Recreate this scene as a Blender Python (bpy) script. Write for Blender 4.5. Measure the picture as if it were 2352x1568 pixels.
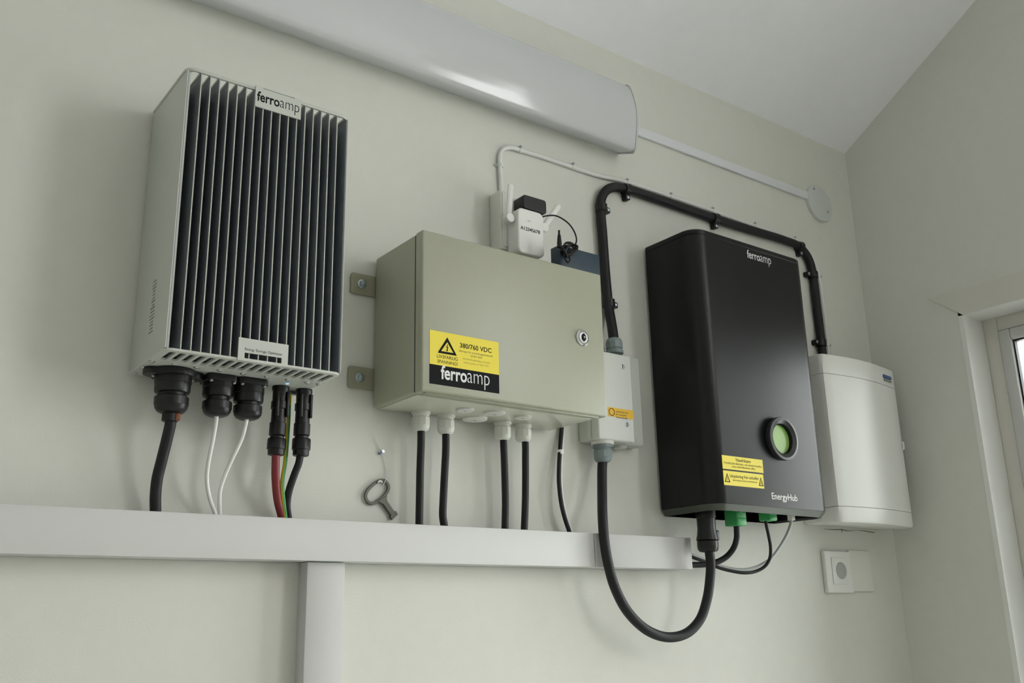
import bpy, bmesh, math, random
from mathutils import Vector, Matrix
random.seed(7)
SC = bpy.context.scene
for o in list(bpy.data.objects): bpy.data.objects.remove(o, do_unlink=True)
COL = SC.collection
W, H = 2352, 1568

# ------------------------------------------------------------------ camera
F, YAW, PITCH, ROLL = 2229.92, .6472, .2833, -.0211
CAM = Vector((-.8013, -1.4748, -.3658))
_f = Vector((math.sin(YAW)*math.cos(PITCH), math.cos(YAW)*math.cos(PITCH), math.sin(PITCH)))
_r = Vector((math.cos(YAW), -math.sin(YAW), 0)); _u = _r.cross(_f)
RT = math.cos(ROLL)*_r + math.sin(ROLL)*_u
UP = -math.sin(ROLL)*_r + math.cos(ROLL)*_u
cam = bpy.data.cameras.new('camera'); camo = bpy.data.objects.new('camera', cam); COL.objects.link(camo)
m = Matrix((( RT.x, UP.x, -_f.x), (RT.y, UP.y, -_f.y), (RT.z, UP.z, -_f.z))).to_4x4()
camo.matrix_world = Matrix.Translation(CAM) @ m
cam.sensor_width = 36; cam.lens = F*36/W; cam.clip_start = .02
SC.camera = camo

# ------------------------------------------------------------------ sky light and exposure
SC.view_settings.view_transform = 'Standard'; SC.view_settings.look = 'None'
SC.view_settings.gamma = 1; SC.view_settings.use_curve_mapping = False
SC.view_settings.exposure = -0.66
wd = bpy.data.worlds.new('overcast_sky'); SC.world = wd; wd.use_nodes = True
bg = wd.node_tree.nodes['Background']; bg.inputs[0].default_value = (1.0, .99, .99, 1); bg.inputs[1].default_value = 14.5

# room: back wall y=0, right wall x=XR, sloped ceiling, floor
XR, XL, YB, ZF, ZC, SL = 1.557, -2.7, -3.4, -1.75, .945, .60
WIN1 = (-1.3, -.275, -1.70, .372)          # wide window in the right wall: y0 y1 z0 z1
ADDED_WIN = (-2.95, -1.95, -.1, 1.4)             # unseen window added for upper light, in the right wall behind the camera: y0 y1 z0 z1
def portal(name, loc, rot, sx, sy):
    l = bpy.data.lights.new(name, 'AREA'); l.shape = 'RECTANGLE'; l.size = sx; l.size_y = sy
    l.cycles.is_portal = True
    o = bpy.data.objects.new(name, l); COL.objects.link(o); o.location = loc; o.rotation_euler = rot
portal('window_portal', (XR+.02, (WIN1[0]+WIN1[1])/2, (WIN1[2]+WIN1[3])/2), (0, math.pi/2, 0), WIN1[3]-WIN1[2], WIN1[1]-WIN1[0])

portal('window_portal', (XR+.02, (ADDED_WIN[0]+ADDED_WIN[1])/2, (ADDED_WIN[2]+ADDED_WIN[3])/2), (0, math.pi/2, 0), ADDED_WIN[3]-ADDED_WIN[2], ADDED_WIN[1]-ADDED_WIN[0])

# ------------------------------------------------------------------ pixel -> world (a direction; the depth comes from the plane it touches)
def ray(px, py): return (_f*F + RT*(px-W/2) - UP*(py-H/2))
def Y(px, py, y=0.):
    d = ray(px, py); return CAM + d*((y-CAM.y)/d.y)
def Zp(px, py, z):
    d = ray(px, py); return CAM + d*((z-CAM.z)/d.z)

# ------------------------------------------------------------------ materials
def lin(c): return tuple(((v/255)/12.92 if v/255 <= .04045 else ((v/255+.055)/1.055)**2.4) for v in c)
MATS = {}
def mat(name, rgb, rough=.5, metal=0., bump=0., scale=200., var=0., spec=.5, emit=0., coat=0.):
    m = bpy.data.materials.new(name); m.use_nodes = True; nt = m.node_tree
    b = nt.nodes['Principled BSDF']; c = (*lin(rgb), 1)
    b.inputs['Base Color'].default_value = c; b.inputs['Roughness'].default_value = rough
    b.inputs['Metallic'].default_value = metal; b.inputs['Specular IOR Level'].default_value = spec
    b.inputs['Coat Weight'].default_value = coat
    if bump or var:
        tc = nt.nodes.new('ShaderNodeTexCoord'); nz = nt.nodes.new('ShaderNodeTexNoise')
        nz.inputs['Scale'].default_value = scale; nz.inputs['Detail'].default_value = 4
        nt.links.new(tc.outputs['Object'], nz.inputs['Vector'])
        if bump:
            bp = nt.nodes.new('ShaderNodeBump'); bp.inputs['Strength'].default_value = bump; bp.inputs['Distance'].default_value = .001
            nt.links.new(nz.outputs['Fac'], bp.inputs['Height']); nt.links.new(bp.outputs['Normal'], b.inputs['Normal'])
        if var:
            n2 = nt.nodes.new('ShaderNodeTexNoise'); n2.inputs['Scale'].default_value = scale*.1; n2.inputs['Detail'].default_value = 5
            nt.links.new(tc.outputs['Object'], n2.inputs['Vector'])
            rp = nt.nodes.new('ShaderNodeMapRange'); rp.inputs[1].default_value = .3; rp.inputs[2].default_value = .7
            rp.inputs[3].default_value = 1-var; rp.inputs[4].default_value = 1+var
            nt.links.new(n2.outputs['Fac'], rp.inputs[0])
            mx = nt.nodes.new('ShaderNodeVectorMath'); mx.operation = 'SCALE'; mx.inputs[0].default_value = c[:3]
            nt.links.new(rp.outputs[0], mx.inputs['Scale']); nt.links.new(mx.outputs[0], b.inputs['Base Color'])
    if emit:
        b.inputs['Emission Color'].default_value = c; b.inputs['Emission Strength'].default_value = emit
    MATS[name] = m; return m
mat('wall_paint', (218, 218, 210), .75, bump=.25, scale=320, var=.012)
mat('ceiling_paint', (244, 246, 248), .8, bump=.15, scale=260, var=.01)
mat('floor_concrete', (236, 235, 230), .45, bump=.3, scale=60, var=.06)
mat('white_trim', (202, 202, 200), .5, bump=.06, scale=90)
mat('white_plastic', (232, 232, 227), .35, bump=.05, scale=400)
mat('duct_plastic', (202, 205, 206), .1, bump=.03, scale=60)
mat('strip_white', (226, 228, 232), .4)
mat('plate_grey', (205, 209, 206), .5)
mat('matte_white', (222, 222, 214), .5, bump=.05, scale=400)
mat('gland_white', (214, 215, 208), .45, bump=.05, scale=400)
mat('pebble_grey_paint', (162, 164, 144), .33, bump=.15, scale=700, var=.01)
mat('gland_plate_brightened', (198, 199, 182), .2)  # paler and glossier than the box, to brighten the underside
mat('bracket_paint', (150, 149, 128), .45, bump=.2, scale=500)
mat('alu_grey_paint', (194, 197, 189), .42, bump=.1, scale=600)
mat('fin_paint', (120, 127, 134), .5, bump=.08, scale=500)
mat('fin_edge_metal', (186, 190, 178), .4)
mat('black_rubber', (21, 22, 25), .5, bump=.15, scale=500, spec=.35)
mat('black_plastic', (19, 20, 21), .36, bump=.08, scale=500, spec=.4)
mat('hub_black', (14, 15, 17), .33, bump=.12, scale=900, spec=.32)
mat('rim_reflection_grey', (60, 66, 55), .35, bump=.1, scale=700)  # paler than the housing: the chamfer's bright reflection put into colour
mat('dark_inside', (16, 17, 18), .7)
mat('jb_grey', (198, 203, 195), .45, bump=.12, scale=500)
mat('jb_lid', (212, 214, 208), .45, bump=.12, scale=500)
mat('gland_grey', (128, 140, 142), .5, bump=.1, scale=400)
mat('steel', (190, 192, 190), .28, metal=1.)
mat('chrome', (222, 224, 226), .1, metal=1.)
mat('zinc', (160, 172, 176), .35, metal=.9)
mat('key_zinc', (96, 98, 88), .5, metal=.5, bump=.2, scale=900)
mat('yellow_sticker', (236, 216, 40), .45)
mat('orange_sticker', (232, 184, 30), .45)
mat('black_print', (17, 18, 19), .75, spec=.2)
mat('olive_print', (120, 108, 26), .5)
mat('pale_olive_print', (176, 160, 40), .5)
mat('white_print', (232, 232, 230), .5)
mat('grey_print', (120, 128, 122), .5)
mat('blue_print', (70, 100, 150), .5)
mat('blue_case', (36, 56, 70), .5, bump=.1, scale=500)
mat('red_cable', (122, 34, 38), .42)
mat('yellow_cable', (214, 190, 40), .42)
mat('green_cable', (70, 150, 70), .42)
mat('white_cable', (226, 227, 224), .42)
mat('grey_cable', (190, 194, 192), .42)
mat('green_terminal', (60, 166, 92), .42)
mat('display_green', (132, 172, 86), .3, emit=.1)
mat('bezel_grey', (52, 55, 56), .34, bump=.08, scale=600)
mat('led_blue', (170, 215, 255), .3, emit=1.2)
mat('brown_tape', (116, 62, 34), .5)
mat('sensor_grey', (168, 172, 168), .35)
mat('label_grey', (196, 200, 192), .4)
mat('casing_paint', (214, 213, 203), .5, bump=.05, scale=200)
mat('crack_dark', (96, 84, 64), .9)
mat('outside_gravel', (226, 226, 222), .9, bump=.3, scale=20, var=.1)
def glass():
    m = bpy.data.materials.new('window_glass'); m.use_nodes = True; nt = m.node_tree; nt.nodes.clear()
    out = nt.nodes.new('ShaderNodeOutputMaterial'); mx = nt.nodes.new('ShaderNodeMixShader'); fr = nt.nodes.new('ShaderNodeFresnel')
    tr = nt.nodes.new('ShaderNodeBsdfTransparent'); gl = nt.nodes.new('ShaderNodeBsdfGlossy')
    gl.inputs['Roughness'].default_value = .02; tr.inputs[0].default_value = (.95, .98, .97, 1); fr.inputs[0].default_value = 1.45
    nt.links.new(fr.outputs[0], mx.inputs[0]); nt.links.new(tr.outputs[0], mx.inputs[1]); nt.links.new(gl.outputs[0], mx.inputs[2])
    nt.links.new(mx.outputs[0], out.inputs[0]); MATS['window_glass'] = m
glass()
def striped():
    m = mat('earth_cable', (206, 186, 44), .42); nt = m.node_tree; b = nt.nodes['Principled BSDF']
    tc = nt.nodes.new('ShaderNodeUVMap'); sp = nt.nodes.new('ShaderNodeSeparateXYZ')
    gt = nt.nodes.new('ShaderNodeMath'); gt.operation = 'LESS_THAN'; gt.inputs[1].default_value = .5
    mx = nt.nodes.new('ShaderNodeMix'); mx.data_type = 'RGBA'
    mx.inputs[6].default_value = (*lin((210, 186, 40)), 1); mx.inputs[7].default_value = (*lin((64, 150, 80)), 1)
    nt.links.new(tc.outputs[0], sp.inputs[0]); ad_ = nt.nodes.new('ShaderNodeMath'); ad_.operation = 'ADD'; ad_.inputs[1].default_value = .195; fr_ = nt.nodes.new('ShaderNodeMath'); fr_.operation = 'FRACT'
    nt.links.new(sp.outputs[0], ad_.inputs[0]); nt.links.new(ad_.outputs[0], fr_.inputs[0]); nt.links.new(fr_.outputs[0], gt.inputs[0])
    nt.links.new(gt.outputs[0], mx.inputs[0]); nt.links.new(mx.outputs[2], b.inputs['Base Color'])
striped()

# ------------------------------------------------------------------ helpers
def finish(name, me, material, parent=None, smooth=35):
    for p in me.polygons: p.use_smooth = True
    me.set_sharp_from_angle(angle=math.radians(smooth))
    me.materials.clear(); me.materials.append(MATS[material])
    o = bpy.data.objects.new(name, me); COL.objects.link(o)
    if parent is not None: attach(o, parent)
    return o
WPOS = {}
def wpos(o):
    p = Vector(o.location); q = o.parent
    return Vector(WPOS.get(o.name, (0, 0, 0)))
def attach(o, parent):
    o.parent = parent
    o.matrix_parent_inverse = Matrix.Translation(-wpos(parent))
def from_bm(name, bm, material, parent=None, smooth=35):
    bmesh.ops.recalc_face_normals(bm, faces=bm.faces)
    me = bpy.data.meshes.new(name); bm.to_mesh(me); bm.free()
    return finish(name, me, material, parent, smooth)
def tag(o, label=None, cat=None, group=None, kind=None):
    if label: o['label'] = label
    if cat: o['category'] = cat
    if group: o['group'] = group
    if kind: o['kind'] = kind
    return o
def thing(name, label, cat, loc, group=None):
    o = bpy.data.objects.new(name, None); COL.objects.link(o); o.location = loc
    o.empty_display_size = .03; WPOS[o.name] = Vector(loc)
    return tag(o, label, cat, group)
def bbox(bm, x0, x1, y0, y1, z0, z1, bev=0., seg=3, M=None):
    g = bmesh.ops.create_cube(bm, size=1.)
    vs = g['verts']
    for v in vs:
        v.co = Vector(((x0+x1)/2 + v.co.x*(x1-x0), (y0+y1)/2 + v.co.y*(y1-y0), (z0+z1)/2 + v.co.z*(z1-z0)))
    if bev:
        es = list({e for v in vs for e in v.link_edges})
        r = bmesh.ops.bevel(bm, geom=es, offset=bev, segments=seg, affect='EDGES', profile=.5)
    if M is not None:
        bmesh.ops.transform(bm, matrix=M, verts=[v for v in bm.verts if v.tag is False])
def box(name, x0, x1, y0, y1, z0, z1, material, parent=None, bev=0., seg=3):
    bm = bmesh.new(); bbox(bm, min(x0,x1), max(x0,x1), min(y0,y1), max(y0,y1), min(z0,z1), max(z0,z1), bev, seg)
    return from_bm(name, bm, material, parent)
def frame_from(axis):
    a = Vector(axis).normalized(); t = Vector((1, 0, 0)) if abs(a.x) < .8 else Vector((0, 0, 1))
    u = (t - a*t.dot(a)).normalized(); v = a.cross(u); return a, u, v
def lathe_bm(bm, base, axis, prof, seg=24, squash=None):
    """prof: list of (distance along axis, radius); seg 6 gives a hex"""
    a, u, v = frame_from(axis); base = Vector(base); rings = []
    for s, r in prof:
        rings.append([bm.verts.new(base + a*s + (u*math.cos(t) + v*math.sin(t)*(squash or 1))*r) for t in [2*math.pi*(k+.5)/seg for k in range(seg)]])
    for A, B in zip(rings, rings[1:]):
        for k in range(seg): bm.faces.new((A[k], A[(k+1) % seg], B[(k+1) % seg], B[k]))
    bm.faces.new(rings[0][::-1]); bm.faces.new(rings[-1])
def lathe(name, base, axis, prof, material, parent=None, seg=24):
    bm = bmesh.new(); lathe_bm(bm, base, axis, prof, seg); return from_bm(name, bm, material, parent)
def smooth_path(pts, n=10):
    P = [Vector(p) for p in pts]
    if len(P) < 3: return P
    P = [P[0]*2-P[1]] + P + [P[-1]*2-P[-2]]; out = []
    for i in range(1, len(P)-2):
        p0, p1, p2, p3 = P[i-1:i+3]
        d0, d1, d2 = [max((b-a).length, 1e-6)**.5 for a, b in ((p0,p1),(p1,p2),(p2,p3))]
        t0, t1 = 0, d0; t2 = t1+d1; t3 = t2+d2
        for k in range(n):
            t = t1+(t2-t1)*k/n
            A1 = p0*((t1-t)/(t1-t0))+p1*((t-t0)/(t1-t0)); A2 = p1*((t2-t)/(t2-t1))+p2*((t-t1)/(t2-t1)); A3 = p2*((t3-t)/(t3-t2))+p3*((t-t2)/(t3-t2))
            B1 = A1*((t2-t)/(t2-t0))+A2*((t-t0)/(t2-t0)); B2 = A2*((t3-t)/(t3-t1))+A3*((t-t1)/(t3-t1))
            out.append(B1*((t2-t)/(t2-t1))+B2*((t-t1)/(t2-t1)))
    out.append(P[-2]); return out
def tube_bm(bm, pts, r, seg=14, n=10, smooth=True):
    P = smooth_path(pts, n) if smooth else [Vector(p) for p in pts]
    uvl = bm.loops.layers.uv.verify()
    u = None; rings = []
    for i, p in enumerate(P):
        t = (P[min(i+1, len(P)-1)] - P[max(i-1, 0)]).normalized()
        if u is None: _, u, v = frame_from(t)
        u = (u - t*u.dot(t)).normalized(); v = t.cross(u)
        rr = r(i/(len(P)-1)) if callable(r) else r
        rings.append([bm.verts.new(p + (u*math.cos(2*math.pi*k/seg)+v*math.sin(2*math.pi*k/seg))*rr) for k in range(seg)])
    for j, (A, B) in enumerate(zip(rings, rings[1:])):
        for k in range(seg):
            f = bm.faces.new((A[k], A[(k+1) % seg], B[(k+1) % seg], B[k]))
            for l, uu in zip(f.loops, (k, k+1, k+1, k)): l[uvl].uv = (uu/seg, j/len(P))
    bm.faces.new(rings[0][::-1]); bm.faces.new(rings[-1])
def tube(name, pts, r, material, parent=None, seg=14, n=10, smooth=True):
    bm = bmesh.new(); tube_bm(bm, pts, r, seg, n, smooth); return from_bm(name, bm, material, parent, 50)
def px_path(lst): return [Y(*p) for p in lst]
def curve2d(name, outer, holes, depth, material, M, parent=None, bev=0.):
    """flat outline with holes, extruded +-depth/2, placed with matrix M (local xy plane)"""
    c = bpy.data.curves.new(name, 'CURVE'); c.dimensions = '2D'; c.fill_mode = 'BOTH'; c.extrude = max(depth/2-bev, 1e-5)
    if bev: c.bevel_depth = bev; c.bevel_resolution = 2; c.offset = -bev
    for pts in [outer]+list(holes):
        s = c.splines.new('POLY'); s.points.add(len(pts)-1)
        for k, (a, b) in enumerate(pts): s.points[k].co = (a, b, 0, 1)
        s.use_cyclic_u = True
    return conv(name, c, material, M, parent)
def conv(name, c, material, M, parent):
    t = bpy.data.objects.new('tmp', c); COL.objects.link(t)
    dg = bpy.context.evaluated_depsgraph_get(); dg.update()
    me = bpy.data.meshes.new_from_object(t.evaluated_get(dg)); me.name = name
    bpy.data.objects.remove(t, do_unlink=True); bpy.data.curves.remove(c)
    me.transform(M)
    return finish(name, me, material, parent)
def rrect(x0, x1, y0, y1, r, n=5, corners=(1, 1, 1, 1)):
    out = []
    for (cx, cy, a0, on) in ((x1-r, y0+r, -90, corners[0]), (x1-r, y1-r, 0, corners[1]), (x0+r, y1-r, 90, corners[2]), (x0+r, y0+r, 180, corners[3])):
        if on: out += [(cx+r*math.cos(math.radians(a0+90*k/n)), cy+r*math.sin(math.radians(a0+90*k/n))) for k in range(n+1)]
        else: out.append((cx+(r if a0 in (-90, 0) else -r), cy+(r if a0 in (0, 90) else -r)))
    return out
def disc_pts(cx, cy, r, n=32): return [(cx+r*math.cos(2*math.pi*k/n), cy+r*math.sin(2*math.pi*k/n)) for k in range(n)]
def FRONT(y): return Matrix(((1,0,0,0),(0,0,-1,y),(0,1,0,0),(0,0,0,1)))     # local xy -> world xz, local z -> -y
def FLAT(z): return Matrix.Translation((0, 0, z))
def SIDE(x): return Matrix(((0,0,-1,x),(-1,0,0,0),(0,1,0,0),(0,0,0,1)))      # local x -> -y, local y -> z, seen from -x
def text(s, x0, x1, z, y, material, parent, bold=0., name='printed_text', depth=.0003, height=None, M=None):
    """flat lettering facing -y whose left end is x0, right end x1 and baseline z"""
    c = bpy.data.curves.new(name, 'FONT'); c.body = s; c.size = 1; c.extrude = 0.; c.offset = bold; c.resolution_u = 3
    t = bpy.data.objects.new('tmp', c); COL.objects.link(t)
    dg = bpy.context.evaluated_depsgraph_get(); dg.update()
    me = bpy.data.meshes.new_from_object(t.evaluated_get(dg)); me.name = name
    bpy.data.objects.remove(t, do_unlink=True); bpy.data.curves.remove(c)
    xs = [v.co.x for v in me.vertices]; ys = [v.co.y for v in me.vertices]; a, b = min(xs), max(xs)
    k = (x1-x0)/(b-a); kz = k if height is None else height/max(ys)
    for v in me.vertices: v.co = Vector(((v.co.x-a)*k+x0, v.co.y*kz+z, 0))
    bm = bmesh.new(); bm.from_mesh(me)
    r = bmesh.ops.extrude_face_region(bm, geom=bm.faces[:])
    for v in r['geom']:
        if isinstance(v, bmesh.types.BMVert): v.co.z -= depth
    bmesh.ops.recalc_face_normals(bm, faces=bm.faces)
    bm.to_mesh(me); bm.free()
    me.transform(M if M is not None else FRONT(y))
    return finish(name, me, material, parent)
def wordmark(x0, x1, z, y, material, parent, split=.535, bold=.022):
    xm = x0+(x1-x0)*split; hgt = (x1-x0)*.235
    text('ferro', x0, xm-(x1-x0)*.008, z, y, material, parent, bold=bold, name='logo_lettering', height=hgt)
    text('amp', xm, x1, z, y, material, parent, bold=-.012, name='logo_lettering', height=hgt*.735)
def triangle_sign(cx, z0, w, h, y, parent, mat_='black_print', t=.1):
    o = [(cx-w/2, z0), (cx+w/2, z0), (cx, z0+h)]; k = w*t
    i = [(cx-w/2+k*1.75, z0+k), (cx, z0+h-k*2.1), (cx+w/2-k*1.75, z0+k)]
    curve2d('warning_triangle', o, [i], .0003, mat_, FRONT(y), parent)
    b = [(.02, .58), (-.09, .33), (.0, .35), (-.035, .17), (-.075, .19), (-.01, .04), (.055, .2), (.015, .18), (.07, .41), (-.02, .39), (.06, .58)]
    curve2d('lightning_bolt', [(cx+a*w*.8, z0+h*.12+c*h*.8) for a, c in b], [], .0003, mat_, FRONT(y), parent)

# ------------------------------------------------------------------ room shell
def slab(name, polys, material, kind='structure', thick=None):
    bm = bmesh.new()
    for p in polys: bm.faces.new([bm.verts.new(v) for v in p])
    bmesh.ops.remove_doubles(bm, verts=bm.verts, dist=1e-5)
    if thick:
        r = bmesh.ops.extrude_face_region(bm, geom=bm.faces[:])
        for v in r['geom']:
            if isinstance(v, bmesh.types.BMVert): v.co += Vector(thick)
    return tag(from_bm(name, bm, material), kind=kind)
def zceil(y): return ZC - SL*y
YR = -1.9                                                          # ridge
box_y = [0, YR, YB]
def ztop(y): return zceil(y) if y >= YR else zceil(YR) - SL*(YR-y)
slab('wall_back', [[(XL, 0, ZF), (XR, 0, ZF), (XR, 0, ZC), (XL, 0, ZC)]], 'wall_paint', thick=(0, .15, 0))
slab('floor', [[(XL, 0, ZF), (XR, 0, ZF), (XR, YB, ZF), (XL, YB, ZF)]], 'floor_concrete', thick=(0, 0, -.1))
slab('ceiling', [[(XL, .15, ztop(.15)), (XR+.2, .15, ztop(.15)), (XR+.2, YR, ztop(YR)), (XL, YR, ztop(YR))],
                 [(XL, YR, ztop(YR)), (XR+.2, YR, ztop(YR)), (XR+.2, YB-.1, ztop(YB-.1)), (XL, YB-.1, ztop(YB-.1))]], 'ceiling_paint', thick=(0, 0, .12))
slab('wall_left', [[(XL, 0, ZF), (XL, YB, ZF), (XL, YB, ztop(YB)), (XL, YR, ztop(YR)), (XL, 0, ZC)]], 'wall_paint', thick=(-.15, 0, 0))
# right wall with the door opening, cut in vertical strips
def right_strip(y0, y1, z0, z1a, z1b): return [(XR, y0, z0), (XR, y1, z0), (XR, y1, z1b), (XR, y0, z1a)]
st = []
st.append([(XR, 0, ZF), (XR, WIN1[1], ZF), (XR, WIN1[1], ztop(WIN1[1])), (XR, 0, ztop(0))])
st.append([(XR, WIN1[1], WIN1[3]), (XR, WIN1[0], WIN1[3]), (XR, WIN1[0], ztop(WIN1[0])), (XR, WIN1[1], ztop(WIN1[1]))])
st.append([(XR, WIN1[1], ZF), (XR, WIN1[0], ZF), (XR, WIN1[0], WIN1[2]), (XR, WIN1[1], WIN1[2])])
st.append([(XR, WIN1[0], ZF), (XR, ADDED_WIN[1], ZF), (XR, ADDED_WIN[1], ztop(ADDED_WIN[1])), (XR, YR, ztop(YR)), (XR, WIN1[0], ztop(WIN1[0]))])
st.append([(XR, ADDED_WIN[1], ADDED_WIN[3]), (XR, ADDED_WIN[0], ADDED_WIN[3]), (XR, ADDED_WIN[0], ztop(ADDED_WIN[0])), (XR, ADDED_WIN[1], ztop(ADDED_WIN[1]))])
st.append([(XR, ADDED_WIN[1], ZF), (XR, ADDED_WIN[0], ZF), (XR, ADDED_WIN[0], ADDED_WIN[2]), (XR, ADDED_WIN[1], ADDED_WIN[2])])
st.append([(XR, ADDED_WIN[0], ZF), (XR, YB, ZF), (XR, YB, ztop(YB)), (XR, ADDED_WIN[0], ztop(ADDED_WIN[0]))])
slab('wall_right', st, 'wall_paint', thick=(.15, 0, 0))
slab('wall_rear', [[(XL, YB, ZF), (XR, YB, ZF), (XR, YB, ztop(YB)), (XL, YB, ztop(YB))]], 'wall_paint', thick=(0, -.15, 0))
tag(box('ground', -12, 14, -16, 9, ZF-.35, ZF-.15, 'outside_gravel'), kind='structure')

# window in the right wall, with its casing
y0, y1, z0, z1 = WIN1
XJ = 1.65
bm = bmesh.new()
bbox(bm, XR-.002, XJ, y1-.0005, y1+.012, z0, z1+.012); bbox(bm, XR-.002, XJ, y0-.012, y1+.012, z1-.0008, z1+.012); bbox(bm, XR-.002, XJ, y0-.012, y0+.0008, z0, z1+.012)
tag(from_bm('trim_1', bm, 'white_plastic'), kind='structure')
cw = .085; ct = .068
bm = bmesh.new()
def cas(p, tk=.0035):
    fs = [bm.verts.new((XR-tk, a, b)) for a, b in p]; f = bm.faces.new(fs)
    r = bmesh.ops.extrude_face_region(bm, geom=[f])
    for v in r['geom']:
        if isinstance(v, bmesh.types.BMVert): v.co.x = XR
cas([(y1, z0), (y1+cw, z0), (y1+cw, z1+ct), (y1, z1)], .0012)
tag(from_bm('trim_2', bm, 'wall_paint'), kind='structure')
bm = bmesh.new(); cas([(y1-.0008, z1), (y1+cw-.0008, z1+ct), (y0-cw, z1+ct), (y0, z1)]); tag(from_bm('trim_3', bm, 'casing_paint'), kind='structure')
bm = bmesh.new(); cas([(y0, z0), (y0-cw, z0), (y0-cw, z1+ct-.001), (y0, z1-.001)]); tag(from_bm('trim_4', bm, 'casing_paint'), kind='structure')
win = tag(box('window_1', XJ, XJ+.06, y1-.037, y1, z0, z1, 'casing_paint', bev=.002), kind='structure')
def wpart(n, *a, **k): return box(n, *a, parent=win, **k)
wpart('frame', XJ, XJ+.06, y0, y0+.037, z0, z1, 'casing_paint', bev=.002)
wpart('frame', XJ, XJ+.06, y0+.037, y1-.037, z1-.037, z1, 'casing_paint', bev=.002)
wpart('frame', XJ, XJ+.06, y0+.037, y1-.037, z0, z0+.037, 'casing_paint', bev=.002)
ym = (y0+y1)/2
wpart('mullion', XJ, XJ+.06, ym-.03, ym+.03, z0+.037, z1-.037, 'casing_paint', bev=.002)
for ya, yb_ in ((y0+.037, ym-.03), (ym+.03, y1-.037)):
    a, b, c, d = ya+.001, yb_-.001, z0+.038, z1-.038
    for q in ((b-.029, b, c, d), (a, a+.029, c, d), (a+.0295, b-.0295, d-.029, d), (a+.0295, b-.0295, c, c+.09)):
        wpart('sash', XJ-.006, XJ+.05, *q, 'white_trim', bev=.004)
    for q in ((b-.033, b-.029, c+.09, d-.029), (a+.033, b-.033, d-.033, d-.029)):
        wpart('gasket', XJ+.006, XJ+.02, *q, 'black_rubber')
    wpart('pane', XJ+.012, XJ+.016, a+.03, b-.03, c+.09, d-.03, 'window_glass')

# ------------------------------------------------------------------ curved duct along the top of the wall
XE = .634
prof = [(0, .6775), (-.024, .6675), (-.046, .6595), (-.0535, .6605), (-.0585, .6660), (-.0615, .6760), (-.0650, .695), (-.0685, .718), (-.0700, .74), (-.0692, .76), (-.0662, .78), (-.060, .803), (-.053, .820), (-.046, .830), (-.038, .834), (0, .842)]
def spline2(p, n=6):
    q = smooth_path([(a, b, 0) for a, b in p], n); return [(v.x, v.y) for v in q]
pr = [prof[0]] + spline2(prof[2:-1], 5) + [prof[-1]]
duct = thing('wall_duct', 'long glossy white curved duct cover running along the top of the wall', 'duct', (-.8, 0, .6775))
def extr_x(name, prof, xa, xb, material, parent, smooth=35):
    bm = bmesh.new(); A = [bm.verts.new((xa, a, b)) for a, b in prof]; B = [bm.verts.new((xb, a, b)) for a, b in prof]
    n = len(prof)
    for k in range(n): bm.faces.new((A[k], A[(k+1) % n], B[(k+1) % n], B[k]))
    bm.faces.new(A); bm.faces.new(B[::-1]); return from_bm(name, bm, material, parent, smooth)
extr_x('duct_cover', pr, -2.6, XE-.004, 'duct_plastic', duct, 40)
def grow(p, k): 
    cy, cz = -.03, .75
    return [(min(0, cy+(a-cy)*k) if a < -.001 else 0, cz+(b-cz)*k) for a, b in p]
extr_x('end_cap', grow(pr, 1.035), XE-.004, XE, 'duct_plastic', duct, 40)

# flat strip from the duct to the round wall plate
strip = thing('cable_strip', 'flat white adhesive cable strip from the duct end to the round plate', 'cable cover', (.7, 0, .75))
box('strip_cover', .60, 1.345, -.0075, 0, .741, .765, 'strip_white', strip, .002)
pl = thing('round_wall_plate', 'round off-white blanking plate screwed to the wall near the ceiling corner', 'wall plate', (1.392, 0, .74))
lathe('plate', (1.392, 0, .742), (0, -1, 0), [(0, .054), (.006, .054), (.009, .0525), (.010, .05)], 'plate_grey', pl, 40)
for dx, dz in ((-.024, .037), (.03, -.02)):
    lathe('screw', (1.392+dx, -.0095, .742+dz), (0, -1, 0), [(0, .0036), (.0015, .0036), (.0025, .0022)], 'zinc', pl, 10)

# ------------------------------------------------------------------ trunking
TD = .05; T0, T1 = -.2642, -.2003
tr = thing('cable_trunking', 'long white horizontal cable trunking carrying all the cables along the wall', 'trunking', (0, 0, T0))
bm = bmesh.new()
def ushape(bm, xa, xb):
    bbox(bm, xa, xb, -.003, 0, T0, T1-.002); bbox(bm, xa, xb, -TD+.002, 0, T0, T0+.003)
    bbox(bm, xa, xb, -TD+.002, 0, T1-.003, T1)
ushape(bm, -2.6, .728); from_bm('trunking_base', bm, 'white_trim', tr)
box('trunking_lid', -2.6, .4635, -TD, -TD+.003, T0, T1, 'white_trim', tr, .0012, 2)
box('trunking_lid', .4647, .732, -TD, -TD+.003, T0, T1, 'white_trim', tr, .0012, 2)
vt = thing('vertical_trunking', 'white vertical cable trunking dropping below the horizontal trunking', 'trunking', (-.09, 0, ZF))
box('trunking_base', -.122, -.0595, -.026, 0, ZF, T0-.0006, 'white_trim', vt, .001, 2)
box('trunking_lid', -.1235, -.058, -.034, -.0262, ZF, T0-.0008, 'white_trim', vt, .0015, 2)

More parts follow.
